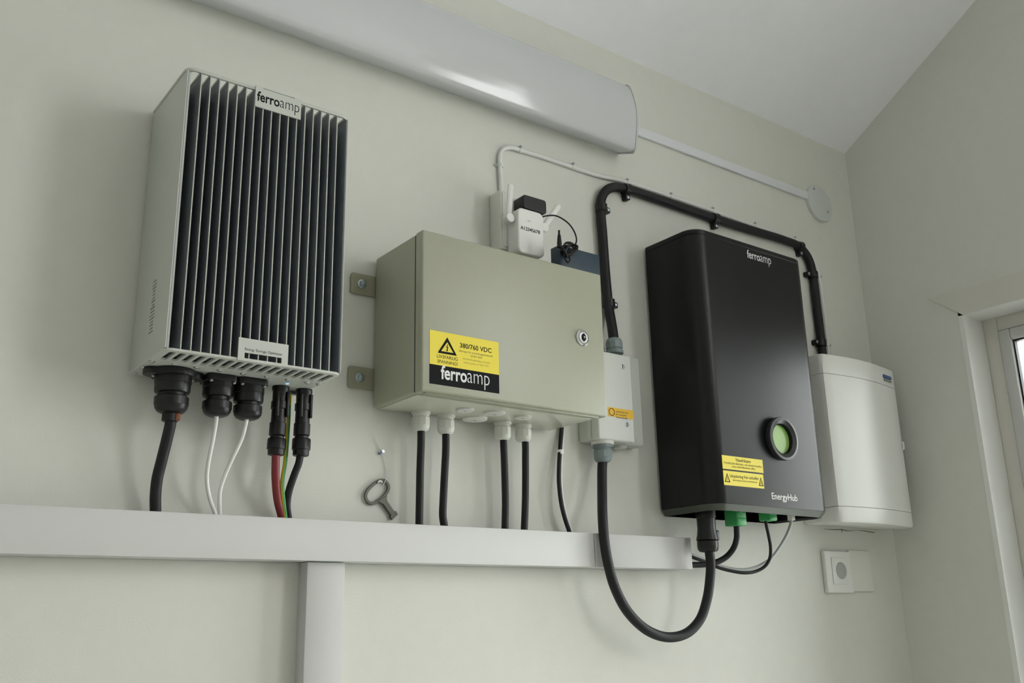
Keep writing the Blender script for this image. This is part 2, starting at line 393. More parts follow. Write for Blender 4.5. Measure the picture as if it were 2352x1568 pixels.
# ------------------------------------------------------------------ finned optimizer
OX0, OX1, OZ0, OZ1, OF, OB = -.411, -.143, .0055, .447, -.168, -.006
opt = thing('heat_sink_inverter', 'tall grey power converter with vertical cooling fins on the left of the wall', 'inverter', ((OX0+OX1)/2, 0, OZ0))
box('back_body', OX0+.0035, OX1-.0035, OB-.028, OB, OZ0+.004, OZ1-.004, 'alu_grey_paint', opt, .001, 2)
box('wall_bracket', OX0+.03, OX1-.03, OB, -.0002, OZ0+.05, OZ1-.05, 'steel', opt)
box('side_panel', OX0, OX0+.0022, OF, OB, OZ0+.0035, OZ1-.005, 'alu_grey_paint', opt, .0012, 2)
box('side_panel', OX1-.0022, OX1, OF, OB, OZ0+.0035, OZ1-.005, 'alu_grey_paint', opt, .0012, 2)
box('gap_shade_sheet', OX1-.0034, OX1-.0023, OF+.0015, OB-.028, OZ0+.0035, OZ1-.006, 'fin_paint', opt)  # added dark sheet inside the panel: shade of the end gap as colour
box('gap_shade_sheet', OX0+.0023, OX0+.0033, OF+.0015, OB-.028, OZ0+.0035, OZ1-.006, 'fin_paint', opt)
box('inner_rib', OX0+.0045, OX0+.0075, OF+.006, OB-.028, OZ0+.0035, OZ1-.005, 'alu_grey_paint', opt)
FX = [-.3891+.01411*k for k in range(17)]
bmf = bmesh.new(); bbox(bmf, -.0008, .0008, OF+.0012, OB-.028, OZ0+.0035, OZ1-.006)
bmesh.ops.recalc_face_normals(bmf, faces=bmf.faces); fin_me = bpy.data.meshes.new('fin'); bmf.to_mesh(fin_me); bmf.free(); fin_me.materials.append(MATS['fin_paint'])
bmf = bmesh.new(); bbox(bmf, -.0008, .0008, OF, OF+.0012, OZ0+.0035, OZ1-.006)
bmesh.ops.recalc_face_normals(bmf, faces=bmf.faces); edge_me = bpy.data.meshes.new('fin_edge'); bmf.to_mesh(edge_me); bmf.free(); edge_me.materials.append(MATS['fin_edge_metal'])
for x in FX:
    f = bpy.data.objects.new('fin', fin_me); COL.objects.link(f); f.location = (x, 0, 0); attach(f, opt); WPOS[f.name] = Vector((x, 0, 0))
    e = bpy.data.objects.new('fin_edge', edge_me); COL.objects.link(e); e.parent = f
gaps = [OX0+.0075]+FX+[OX1-.002]
def slots(y_front, y_back, w):
    hs = []
    for a, b in zip(gaps, gaps[1:]):
        c = (a+b)/2; hs.append(rrect(c-w/2, c+w/2, y_front, y_back, w*.42, 4))
    return hs
plate_out = rrect(OX0-.001, OX1+.001, OF-.001, OB, .014, 6, (1, 0, 0, 1))
curve2d('bottom_plate', plate_out, slots(-.160, -.113, .0092), .0035, 'alu_grey_paint', FLAT(OZ0+.00175), opt)
curve2d('top_plate', plate_out, slots(-.1645, -.09, .0118), .005, 'alu_grey_paint', FLAT(OZ1-.0025), opt, bev=.001)
scr = [(-.4065, -.1), (-.4065, -.059), (-.4065, -.018), (-.375, -.1), (-.342, -.1), (-.308, -.1), (-.272, -.1), (-.234, -.1), (-.2, -.1), (-.167, -.1), (-.1475, -.1), (-.1475, -.057), (-.1475, -.018)]
for a, b in scr: lathe('screw', (a, b, OZ0+.0002), (0, 0, -1), [(0, .0042), (.0012, .0042), (.0026, .003), (.0032, .0012)], 'steel', opt, 10)
lathe('status_light', (-.189, -.0745, OZ0+.0002), (0, 0, -1), [(0, .0032), (.0008, .003), (.0012, .0015)], 'led_blue', opt, 12)
# top badge and lower badge, in front of the fins
b0 = Y(587, 190, OF); b1 = Y(690, 245, OF)
BX0, BX1 = b0.x, b1.x; zt = OZ1+.002
bz = zt-.036
bd = curve2d('name_plate', [(BX0, bz), (BX1, bz), (BX1, zt), (BX0, zt)], [[(BX0+.012, zt-.0035), (BX1-.012, zt-.0035), (BX1-.012, zt-.0015), (BX0+.012, zt-.0015)]], .002, 'label_grey', FRONT(OF-.0022), opt)
wordmark(BX0+.0025, BX1-.003, bz+.0105, OF-.0033, 'black_print', bd)
l0 = Y(547, 775, OF); l1 = Y(661, 793, OF); LX0, LX1 = l0.x, l1.x
lz1 = (l0.z+l1.z)/2; lz0 = OZ0-.0005; lw = LX1-LX0; 
bd2 = curve2d('lower_name_plate', [(LX0, lz0), (LX1, lz0), (LX1, lz1), (LX0, lz1)], [[(LX0+lw*.13, lz0+.004), (LX0+lw*.87, lz0+.004), (LX0+lw*.87, lz0+.0125), (LX0+lw*.13, lz0+.0125)]], .002, 'label_grey', FRONT(OF-.0022), opt)
text('Energy Storage Optimizer', LX0+lw*.13, LX0+lw*.88, lz1-.018, OF-.0033, 'black_print', bd2, bold=.004)
# faint printed markings on the left side panel
yy = [(-.098, .094, .012), (-.1, .075, .02), (-.103, .052, .026), (-.1, .03, .014)]
for k in range(16):
    zc = .125-.0052*k; wdt = .011+.012*random.random()
    box('side_print', OX0-.0002, OX0+.0004, -.098-wdt*.4, -.098+wdt*.6, zc, zc+.0016+.0014*random.random(), 'grey_print', opt)

def cable(name, label, group=None, loc=(0, 0, 0)):
    return thing(name, label, 'cable', loc, group)
def hexnut_prof(r, h): return [(0, r*.9), (h*.06, r), (h*.5, r), (h*.6, r*.96), (h*.85, r*.86), (h, r*.62)]
def round_connector(par, ax, zs, r, flange, oval):
    """black flanged connector hanging from the bottom plate; zs = z of body end, nut start, nut end"""
    c = Vector((ax.x, ax.y, OZ0))
    plug = lathe('connector_body', c, (0, 0, -1), [(.004, r), (OZ0-zs[0]-.014, r), (OZ0-zs[0]-.0135, r*.97), (OZ0-zs[0]-.003, r*.97), (OZ0-zs[0], r*.93), (OZ0-zs[0]+.0005, r*.72), (OZ0-zs[1]+.004, r*.72)], 'black_plastic', par, 28)
    M = FLAT(OZ0-.0055)
    if oval: 
        out = []
        for sx, a0 in ((1, -90), (-1, 90)):
            out += [(c.x+sx*flange*.72+0.0155*math.cos(math.radians(a0+18*k)), c.y+0.0155*math.sin(math.radians(a0+18*k))) for k in range(11)]
        big = disc_pts(c.x, c.y, r*1.22, 40)
        curve2d('flange', disc_pts(c.x, c.y, r*1.25, 40), [], .010, 'black_plastic', M, plug, bev=.001)
        curve2d('flange_ears', out, [], .0095, 'black_plastic', M, plug, bev=.001)
        ears = [(-flange*.72, 0), (flange*.72, 0)]
    else:
        curve2d('flange', rrect(c.x-flange, c.x+flange, c.y-flange, c.y+flange, flange*.38, 5), [], .010, 'black_plastic', M, plug, bev=.001)
        ears = [(-flange*.74, -flange*.74), (flange*.74, -flange*.74)]
    for dx, dy in ears: lathe('flange_screw', (c.x+dx, c.y+dy, OZ0-.0102), (0, 0, -1), [(0, .003), (.002, .003), (.003, .0018)], 'steel', plug, 10)
    bm = bmesh.new(); h = zs[1]-zs[2]
    lathe_bm(bm, (c.x, c.y, zs[1]), (0, 0, -1), [(0, r*.86), (h*.05, r*.93), (h*.52, r*.93)], 12)
    lathe_bm(bm, (c.x, c.y, zs[1]), (0, 0, -1), [(h*.5, r*.9), (h*.7, r*.87), (h*.88, r*.74), (h, r*.5)], 28)
    from_bm('gland_nut', bm, 'black_plastic', plug)
    return plug
# black power cable, far left
a = Y(397, 880, -.06)
cb = cable('power_cable', 'thick black cable hanging from the big round connector under the finned converter', loc=(Y(357, 1165, -.025)))
zz = [Y(397, q, -.06).z for q in (903, 911, 951)]
round_connector(cb, a, zz, .0265, .040, True)
lathe('brown_sleeve', (a.x, a.y, zz[2]+.002), (-.06, 0, -1), [(0, .0115), (.013, .0112), (.0135, .009)], 'black_rubber', cb, 20)
box('tape_mark', a.x+.004, a.x+.0118, a.y-.0115, a.y-.004, zz[2]-.011, zz[2]+.001, 'brown_tape', cb, .002)
tube('cord', [(a.x, a.y, zz[2]+.004)]+px_path([(392, 968, -.058), (383, 1010, -.052), (371, 1058, -.043), (361, 1100, -.035), (357, 1140, -.028), (357, 1172, -.025), (357, 1195, -.025)]), .0082, 'black_rubber', cb)
# the two white data cables with their black connectors
for k, (axp, pts, lab) in enumerate((((501, 895), [(497, 962, -.06), (490, 1005, -.056), (479, 1060, -.048), (475, 1100, -.04), (482, 1145, -.03), (493, 1176, -.026), (499, 1195, -.026)], 'thin white cable from the middle black connector, left of the other white cable'),
                                     ((571, 905), [(566, 966, -.062), (556, 1005, -.058), (535, 1050, -.05), (517, 1090, -.042), (505, 1130, -.034), (505, 1178, -.025), (506, 1195, -.025)], 'thin white cable with an S-bend from the right black round connector'))):
    yq = -.06 if k == 0 else -.062
    a = Y(*axp, yq); cw_ = cable('data_cable', lab, 'white data cables', loc=Y(*pts[-1]))
    zz = [Y(axp[0], q, yq).z for q in ((912, 922, 957) if k == 0 else (925, 932, 964))]
    round_connector(cw_, a, zz, .0235, .0238, False)
    tube('cord', [(a.x, a.y, zz[2]+.006)]+px_path(pts), .0032, 'white_cable', cw_, 10)
# MC-type connectors and cables
def mc_connector(par, axp, yq, zt, zn, ze):
    a = Y(*axp, yq); t = Y(axp[0]+zt[0], zt[1], yq); e = Y(axp[0]+ze[0], ze[1], yq); n = Y(axp[0]+zn[0], zn[1], yq)
    t.z = OZ0
    d = (e-t).normalized(); L = (n-t).length; L2 = (e-t).length
    r = .0135
    bd_ = lathe('connector_body', t, d, [(0, r), (.006, r), (.008, r*.9), (L*.3, r*.86), (L*.31, r*.98), (L*.45, r*.98), (L*.46, r*.86), (L*.72, r*.86), (L*.73, r*.97), (L*.97, r*.97), (L, r*.8), (L+.003, r*.8)], 'black_plastic', par, 24)
    for s in (-1, 1):
        bm = bmesh.new(); c0 = t+d*(L*.12); c1 = t+d*(L*.62)
        bbox(bm, c0.x+s*r*.62-.0022, c0.x+s*r*.62+.0022, yq-r*.98, yq-r*.6, c1.z, c0.z, .001, 2); from_bm('latch_arm', bm, 'black_plastic', bd_)
    bm = bmesh.new(); h = L2-L
    lathe_bm(bm, n+d*.003, d, [(0, r*1.02), (.002, r*1.1), (h*.62, r*1.1), (h*.64, r*.98), (h*.95, r*.95), (h, r*.6)], 16)
    from_bm('lock_nut', bm, 'black_plastic', bd_)
    return e
c = cable('positive_cable', 'dark red cable with a long black plug under the finned converter', loc=Y(645, 1180, -.025))
e = mc_connector(c, (643.5, 930), -.05, (2, 880), (-7, 1003), (-10, 1042))
tube('cord', [e+Vector((0, 0, .01))]+px_path([(633, 1062, -.05), (633, 1100, -.045), (638, 1150, -.032), (647, 1186, -.024), (651, 1205, -.024)]), .0064, 'red_cable', c)
c = cable('negative_cable', 'black cable with a long black plug, rightmost under the finned converter', loc=Y(660, 1180, -.025))
e = mc_connector(c, (697, 930), -.05, (2, 882), (-4, 1003), (-7, 1044))
tube('cord', [e+Vector((0, 0, .01))]+px_path([(687, 1060, -.05), (676, 1090, -.045), (663, 1130, -.036), (659, 1160, -.029), (662, 1186, -.022), (664, 1205, -.022)]), .0058, 'black_rubber', c)
c = cable('earth_cable', 'thin yellow and green earth wire between the two long black plugs', loc=Y(650, 1180, -.025))
g0 = Y(664, 905, -.03)
box('terminal_lug', g0.x-.003, g0.x+.016, -.0345, -.026, OZ0-.006, OZ0-.0005, 'zinc', c, .001)
lathe('lug_sleeve', (g0.x, -.03, OZ0-.004), (0, 0, -1), [(0, .0042), (.022, .0042), (.0225, .003)], 'yellow_cable', c, 12)
tube('cord', [(g0.x, -.03, OZ0-.012)]+px_path([(663, 950, -.032), (660, 1000, -.036), (655, 1060, -.04), (648, 1110, -.04), (651, 1150, -.034), (655, 1184, -.028), (657, 1205, -.028)]), .0034, 'earth_cable', c, 12)

# ------------------------------------------------------------------ grey steel enclosure
GX1, GF, GB, GZ1, GD = .4, -.1714, -.009, .2777, -.1455
enc = thing('steel_enclosure', 'beige-grey steel switchgear enclosure with a warning sticker in the middle of the wall', 'electrical box', (.2, 0, 0))
box('enclosure_body', .0, GX1, GD+.0005, GB, .0, GZ1, 'pebble_grey_paint', enc, .004, 3)
box('door_gasket', .0014, GX1-.0014, GD-.0035, GD+.001, .0014, GZ1-.0014, 'black_rubber', enc)
box('gland_plate', .010, GX1-.010, -.139, -.014, -.0016, .001, 'gland_plate_brightened', enc, .0006, 2)
door = box('enclosure_door', -.001, GX1+.002, GF, GD-.0032, -.001, GZ1+.001, 'pebble_grey_paint', enc, .0035, 4)
box('door_lip', .012, GX1-.012, GD-.018, GD-.006, -.0035, .001, 'pebble_grey_paint', door, .001, 2)
for zc in (.224, .0515):
    b = curve2d('mounting_bracket', rrect(-.047, .03, zc-.0195, zc+.0195, .005, 4), [], .004, 'bracket_paint', FRONT(-.0045), enc, bev=.0008)
    lathe('washer', (-.0255, -.0066, zc), (0, -1, 0), [(0, .0088), (.0012, .0088), (.0016, .008)], 'zinc', b, 24)
    lathe('bolt', (-.0255, -.008, zc), (0, -1, 0), [(0, .0062), (.0035, .0062), (.0045, .005)], 'zinc', b, 6)
    lathe('bolt_tip', (-.0255, -.0122, zc), (0, -1, 0), [(0, .0038), (.0015, .0034), (.0025, .001)], 'zinc', b, 12)
lk = Y(1337, 776, GF)
lock = lathe('cam_lock', (lk.x, GF+.0005, lk.z), (0, -1, 0), [(0, .0155), (.003, .0155), (.0055, .0135), (.0055, .0105), (.004, .0102)], 'chrome', door, 32)
lathe('lock_insert', (lk.x, GF-.0036, lk.z), (0, -1, 0), [(0, .0098), (.0012, .0098)], 'steel', lock, 24)
curve2d('key_slot', [(lk.x+.0055*math.cos(t)*(1 if abs(math.sin(t)) < .75 else .6), lk.z+.008*math.sin(t)) for t in [2*math.pi*k/24 for k in range(24)]], [], .0006, 'black_print', FRONT(GF-.0052), lock)
lathe('lock_pin', (lk.x, GF-.0052, lk.z), (0, -1, 0), [(0, .0024), (.002, .0024)], 'chrome', lock, 12)
# warning sticker
s0 = Y(985, 759, GF); s1 = Y(1146, 784, GF); s2 = Y(988, 883, GF); s3 = Y(1145, 901, GF)
SX0, SX1 = (s0.x+s2.x)/2, (s1.x+s3.x)/2; SZ1 = (s0.z+s1.z)/2; SZ0 = (s2.z+s3.z)/2
SM = (Y(987, 838, GF).z+Y(1145, 858, GF).z)/2
st = box('warning_sticker', SX0, SX1, GF-.0006, GF+.0002, SM, SZ1, 'yellow_sticker', door); st['label'] = 'yellow danger sticker with a lightning triangle'
st2 = box('logo_sticker', SX0, SX1, GF-.0006, GF+.0002, SZ0, SM, 'black_print', door); st2['label'] = 'black sticker with white lettering'
sw, sh = SX1-SX0, SZ1-SM; ys = GF-.0007
triangle_sign(SX0+sw*.245, SM+sh*.36, sw*.27, sh*.5, ys, st)
text('LIVSFARLIG', SX0+sw*.1, SX0+sw*.39, SM+sh*.215, ys, 'black_print', st)
text('SPANNING!', SX0+sw*.105, SX0+sw*.39, SM+sh*.07, ys, 'black_print', st)
text('380/760 VDC', SX0+sw*.425, SX0+sw*.89, SM+sh*.63, ys, 'black_print', st, bold=.012)
text('Säkringar för ej bortkopplas/nätdrift', SX0+sw*.41, SX0+sw*.91, SM+sh*.505, ys, 'olive_print', st)
text('under last!', SX0+sw*.58, SX0+sw*.75, SM+sh*.405, ys, 'olive_print', st)
text('Nominell spänning mot jord', SX0+sw*.47, SX0+sw*.86, SM+sh*.29, ys, 'pale_olive_print', st)
text('mellan poler är 760 V DC', SX0+sw*.48, SX0+sw*.85, SM+sh*.18, ys, 'pale_olive_print', st)
wordmark(SX0+sw*.155, SX0+sw*.855, SZ0+(SM-SZ0)*.33, ys, 'white_print', st2)
# knock-out plugs in the enclosure floor
def z5(x, y): return (960+x/3.137, 740+y/3.137)
for (q, r, yo) in (((340, 635), .0165, None), ((552, 658), .0195, None), ((410, 708), .0235, -.036), ((755, 688), .0155, None)):
    p = Zp(*z5(*q), -.004)
    if yo: p = Y(*z5(*q), yo)
    pg = lathe('blanking_plug', (p.x, p.y, 0.), (0, 0, -1), [(0, r*.94), (.0012, r*.94), (.0012, r), (.0045, r*.98), (.0055, r*.9)], 'gland_white', enc, 32)
    box('plug_slot', p.x-.003, p.x+.003, p.y-.0006, p.y+.0006, -.0059, -.0052, 'grey_print', pg)
# the four cables leaving it through white glands
def gland_at(par, p, rr, h, mt, up=False):
    s = 1 if up else -1
    g = lathe('gland', (p.x, p.y, p.z), (0, 0, s), [(0, rr*1.02), (.006, rr*1.02), (.0062, rr*.86), (h*.32, rr*.86)], mt, par, 24)
    bm = bmesh.new(); lathe_bm(bm, (p.x, p.y, p.z), (0, 0, s), [(h*.30, rr*.92), (h*.33, rr*.98), (h*.72, rr*.98)], 10)
    lathe_bm(bm, (p.x, p.y, p.z), (0, 0, s), [(h*.7, rr*.94), (h*.84, rr*.9), (h*.95, rr*.76), (h, rr*.55)], 24); from_bm('gland_nut', bm, mt, g)
    return g
gl = [((967, 945), [(967, 985), (967, 1020), (965, 1080), (964, 1140), (963, 1202), (963, 1222)], 'black cable leftmost under the beige-grey enclosure'),
      ((1024, 951), [(1024, 992), (1024, 1030), (1021, 1090), (1018, 1150), (1017, 1185), (1020, 1206), (1022, 1225)], 'black cable second from the left under the beige-grey enclosure'),
      ((1154, 967), [(1156, 1006), (1158, 1050), (1160, 1110), (1161, 1160), (1160, 1213), (1160, 1232)], 'black cable third from the left under the beige-grey enclosure'),
      ((1201, 973), [(1206, 1010), (1207, 1060), (1207, 1120), (1206, 1170), (1204, 1217), (1203, 1236)], 'black cable fourth from the left under the beige-grey enclosure')]
for top, pts, lab in gl:
    p = Y(*top, -.03); p.z = 0
    cb = cable('supply_cable', lab, 'black cables under the enclosure', loc=Y(*pts[-1], -.027))
    q = Y(*pts[0], -.03)
    gland_at(cb, Vector((p.x, p.y, 0)), .0165, abs(q.z)+.004, 'gland_white')
    tube('cord', [(p.x, -.03, q.z+.02)]+[Y(a, b, -.03+.004*k/len(pts)) for k, (a, b) in enumerate(pts)], .0068, 'black_rubber', cb)
# twin cable that comes down behind the enclosure
cb = cable('twin_cable', 'thin black cable paired with a white one, rightmost under the beige-grey enclosure', loc=Y(1305, 1222, -.02))
pp = [(1291, 940, -.0048), (1290, 984, -.0075), (1287, 1020, -.012), (1284, 1070, -.016), (1284, 1110, -.02), (1290, 1160, -.024), (1299, 1195, -.024), (1308, 1222, -.022), (1312, 1240, -.02)]
tube('black_cord', px_path(pp), .0043, 'black_rubber', cb)
tube('white_cord', [Y(a+4.5, b, y+.001) for a, b, y in pp], .0032, 'white_cable', cb)
t_ = Y(1286, 1037, -.0135)
lathe('cable_tie', (t_.x+.0015, t_.y+.001, t_.z+.004), (.05, 0, -1), [(0, .0068), (.009, .0068)], 'white_plastic', cb, 16)

# ------------------------------------------------------------------ wall socket, repeater, adapter
sk = thing('wall_socket_box', 'white surface socket box on the wall above the beige-grey enclosure', 'socket', (.3, 0, .345))
box('socket_body', .262, .345, -.038, 0, .345, .474, 'matte_white', sk, .004, 3)
box('socket_face', .267, .340, -.040, -.0375, .352, .468, 'white_plastic', sk, .001, 2)
rp = thing('wifi_repeater', 'white plug-in repeater with two antennas and a printed serial number', 'repeater', (.31, -.05, .33))
body = curve2d('repeater_body', rrect(.2765, .3415, .3295, .4255, .012, 6, (1, 1, 1, 1)), [], .036, 'white_plastic', FRONT(-.0585), rp, bev=.003)
text('A12345678', .2825, .331, .379, -.0768, 'black_print', rp, bold=.01)
box('faint_mark', .3005, .3085, -.0769, -.0762, .3995, .4025, 'label_grey', rp)
def antenna(p0, p1, y):
    a = Y(*p0, y); b = Y(*p1, y); d = (b-a)
    an = lathe('antenna_hinge', a+Vector((0, .008, 0)), (0, -1, 0), [(0, .0085), (.001, .0095), (.015, .0095), (.016, .0085)], 'white_plastic', rp, 20)
    bm = bmesh.new(); lathe_bm(bm, a+d*.04, d, [(0, .0062), (d.length*.3, .0066), (d.length*.93, .0062), (d.length*.96, .005)], 12, squash=.6); from_bm('antenna_blade', bm, 'white_plastic', an)
antenna((1168, 502), (1173, 424), -.062)
antenna((1247, 524), (1284, 472), -.062)
ad = thing('power_adapter', 'black plug-in power adapter behind the white repeater', 'adapter', (.32, -.055, .40))
curve2d('adapter_body', rrect(.2935, .3525, .428, .458, .006, 4), [], .033, 'black_plastic', FRONT(-.0575), ad, bev=.002)
box('cord_grip', .3435, .350, -.062, -.054, .4225, .4285, 'black_plastic', ad, .001, 2)
cp = thing('coiled_cord', 'thin black cord looping from the adapter into a tied bundle with an upright plug', 'cable', (.37, -.125, .34))
tube('cord', [Vector((.347, -.058, .425))]+px_path([(1253, 496, -.062), (1275, 495, -.07), (1300, 508, -.09), (1318, 530, -.115), (1324, 553, -.13), (1316, 572, -.133)]), .0016, 'black_rubber', cp, 8)
pb = Y(1306, 572, -.131)
bm = bmesh.new()
for k in range(9):
    r1, r2 = .016+.003*random.random(), .007+.004*random.random(); tilt = math.radians(38+random.uniform(-14, 14)); off = Vector((random.uniform(-.006, .006), random.uniform(-.005, .004), random.uniform(-.005, .005)))
    pts = [pb+off+Vector((math.cos(t)*r1*math.cos(tilt)-math.sin(t)*r2*math.sin(tilt), .003*math.sin(2*t), math.cos(t)*r1*math.sin(tilt)+math.sin(t)*r2*math.cos(tilt))) for t in [2*math.pi*j/12 for j in range(13)]]
    tube_bm(bm, pts, .0015, 6, 3)
from_bm('cord_bundle', bm, 'black_rubber', cp)
tube('bundle_tie', px_path([(1290, 565, -.139), (1297, 577, -.141), (1303, 590, -.139)]), .0028, 'black_plastic', cp, 8)
tube('cord_tail', px_path([(1298, 585, -.134), (1300, 597, -.135), (1305, 603, -.135), (1309, 596, -.135), (1304, 583, -.134)]), .0016, 'black_rubber', cp, 8)
a = Y(1285, 568, -.131); b = Y(1284, 529, -.131)
lathe('barrel_plug', a, b-a, [(0, .0048), ((b-a).length*.25, .0048), ((b-a).length*.72, .0032), ((b-a).length*.73, .0021), ((b-a).length, .0021)], 'black_plastic', cp, 12)
bl = thing('blue_device', 'dark blue rectangular device lying on top of the beige-grey enclosure', 'device', (.395, -.1, GZ1+.001))
box('device_body', .344, .4485, -.12, -.092, GZ1+.0012, .3455, 'blue_case', bl, .0012, 2)
box('device_foot', .36, .392, -.118, -.094, GZ1+.0005, GZ1+.0015, 'black_rubber', bl)

# ------------------------------------------------------------------ thin white wall cable with clips
wc = cable('thin_white_cable', 'thin white cable clipped along the wall above the thick black cable', loc=(.3, 0, .47))
yw = -.005
wp = [(1151, 455, yw), (1150, 420, yw), (1148, 385, yw), (1148, 360, yw), (1154, 344, yw), (1172, 339, yw), (1192, 344, yw), (1250, 362, yw), (1312, 383, yw), (1370, 402, yw), (1436, 418, yw), (1540, 451, yw), (1640, 486, yw), (1735, 520, yw), (1815, 548, yw), (1843, 562, yw), (1868, 595, yw), (1881, 640, yw), (1890, 700, yw), (1900, 780, yw), (1903, 815, yw)]
tube('cord', px_path(wp), .0047, 'white_cable', wc, 10)
def clip(par, px, py, r, mt, nail, side, y):
    """cable saddle clip: a hoop over the cable plus a nailed block; side = offset direction in x,z"""
    c = Y(px, py, y); s = Vector((side[0], 0, side[1])).normalized(); t = Vector((-s.z, 0, s.x)); L = r*1.0
    h = lathe('clip', c - t*(r*.75), t, [(0, r*1.22), (r*1.5, r*1.22)], mt, par, 16)
    bm = bmesh.new(); q = c+s*(r*1.55); q.y = y*.6
    M = Matrix(((s.x, 0, t.x, q.x), (0, 1, 0, q.y), (s.z, 0, t.z, q.z), (0, 0, 0, 1)))
    bbox(bm, -r*.75, r*.75, y*.6, -y*.9 if False else -y*.6, -r*.6, r*.6, r*.2, 2); bmesh.ops.transform(bm, matrix=M, verts=bm.verts[:])
    from_bm('nail_block', bm, mt, h)
    lathe('nail', (q.x+s.x*r*.2, q.y+y*.55, q.z+s.z*r*.2), (0, -1, 0), [(0, nail), (.002, nail), (.003, nail*.6)], 'zinc', h, 10)
for (a, b, sd) in ((1149, 380, (-1, 0)), (1195, 345, (.1, 1)), (1316, 384, (.1, 1)), (1441, 420, (.1, 1)), (1541, 452, (.1, 1)), (1637, 485, (.1, 1)), (1734, 519, (.1, 1)), (1826, 552, (.1, 1)), (1880, 634, (1, .1)), (1901, 792, (1, .1))):
    clip(wc, a, b, .0048, 'white_cable', .003, sd, yw)

# ------------------------------------------------------------------ thick black wall cable
bc = cable('thick_black_cable', 'thick black cable clipped to the wall in an arch above the black inverter', loc=(.95, 0, .3))
yb = -.0125
JT = Y(1411, 800, -.034)
bp = [(JT.x, JT.y, .178)] + [tuple(Y(*q)) for q in ((1409, 775, -.033), (1404, 740, -.024), (1398, 705, -.015), (1393, 660, yb), (1388, 600, yb), (1384, 540, yb), (1380, 490, yb), (1380, 462, yb), (1389, 441, yb), (1408, 430, yb), (1435, 433, yb), (1500, 454, yb), (1570, 478, yb), (1640, 502, yb), (1730, 530, yb), (1800, 551, yb), (1835, 566, yb), (1855, 590, yb), (1866, 625, yb), (1874, 690, yb), (1882, 750, yb), (1888, 800, yb))]
lastp = bp[-1]; bp.append((lastp[0]+.001, yb, .2525))
tube('cord', bp, .0108, 'black_rubber', bc, 18)
for (a, b, sd) in ((1381, 478, (1, 0)), (1438, 435, (.15, -1)), (1398, 697, (1, 0)), (1641, 502, (.15, -1)), (1836, 566, (.15, -1)), (1867, 632, (-1, 0)), (1886, 788, (-1, 0))):
    clip(bc, a, b, .0112, 'black_plastic', .0044, sd, yb)

# ------------------------------------------------------------------ grey junction box between enclosure and inverter
jb = thing('isolator_box', 'light grey plastic isolator box with an orange label beside the beige-grey enclosure', 'electrical box', (.55, 0, -.016))
box('box_base', .476, .630, -.034, 0, -.016, .176, 'jb_grey', jb, .006, 3)
lid = box('box_lid', .481, .580, -.058, -.0335, -.016, .168, 'jb_lid', jb, .004, 3)
for q in ((1430, 842), (1440, 975)):
    p = Y(*q, -.058); s_ = lathe('screw', (p.x, -.0575, p.z), (0, -1, 0), [(0, .0055), (.001, .0055), (.0012, .0046), (.0004, .004)], 'zinc', lid, 16)
    box('screw_slot', p.x-.0006, p.x+.0006, -.0588, -.0578, p.z-.0036, p.z+.0036, 'black_print', s_)
o0 = Y(1395, 937, -.058); o1 = Y(1455, 961, -.058)
OLX0 = .5085; OLX1 = Y(1455, 950, -.058).x; oz1 = Y(1425, 938.5, -.058).z; oz0 = Y(1425, 959, -.058).z
os_ = box('orange_sticker', OLX0, OLX1, -.0586, -.0578, oz0, oz1, 'orange_sticker', lid); os_['label'] = 'orange sticker with a black ring and small lettering'
rc = (OLX0+.0095, (oz0+oz1)/2)
curve2d('ring_mark', disc_pts(*rc, .0078, 28), [disc_pts(*rc, .0066, 28)], .0003, 'black_print', FRONT(-.0588), os_)
for k, s_ in enumerate(('SÄKERHETSBRYTARE', 'för ej brytande', 'för last och drift')):
    text(s_, OLX0+.021, OLX0+.021+(.034, .029, .031)[k], oz1-.0085-.0058*k, -.0588, 'olive_print', os_, bold=.01)
gp = Y(1383, 1013, -.034); gp.z = -.016
lathe('gland_collar', (gp.x, gp.y, -.016), (0, 0, -1), [(0, .0235), (.005, .0235), (.0065, .0225)], 'gland_white', jb, 32)
gland_at(jb, Vector((gp.x, gp.y, -.0215)), .0195, .0215+Y(1383, 1062, -.034).z*-1-.0, 'gland_grey') if False else None
ge = Y(1383, 1062, -.034)
gland_at(jb, Vector((gp.x, gp.y, -.0224)), .019, -.0224-ge.z, 'gland_grey')
gland_at(jb, Vector((JT.x, JT.y, .1755)), .0185, .034, 'gland_grey', up=True)
lathe('blank_knockout', (.575, -.017, -.016), (0, 0, -1), [(0, .014), (.005, .0135), (.006, .012)], 'jb_grey', jb, 24)

# ------------------------------------------------------------------ black inverter
HX0, HX1, HZ0, HZ1, HF, HB = .694, 1.077, -.153, .455, -.1576, -.008
hub = thing('black_inverter', 'black wall-mounted inverter with a round green display and yellow stickers', 'inverter', ((HX0+HX1)/2, 0, HZ0))
def foot(i, r=.036, n=10):
    x0, x1, yf = HX0+i, HX1-i, HF+i
    p = [(x0, HB)]
    r_ = r-i*.5
    p += [(x0+r_-r_*math.cos(math.radians(90*k/n)), yf+r_-r_*math.sin(math.radians(90*k/n))) for k in range(n+1)]
    p += [(x1-r_+r_*math.sin(math.radians(90*k/n)), yf+r_-r_*math.cos(math.radians(90*k/n))) for k in range(n+1)]
    p.append((x1, HB)); return p
def loft(bm, rings, close_top=True, close_bot=True):
    R = [[bm.verts.new((a, b, z)) for a, b in p] for p, z in rings]; n = len(R[0])
    for A, B in zip(R, R[1:]):
        for k in range(n): bm.faces.new((A[k], A[(k+1) % n], B[(k+1) % n], B[k]))
    if close_bot: bm.faces.new(R[0][::-1])
    if close_top: bm.faces.new(R[-1])
bm = bmesh.new()
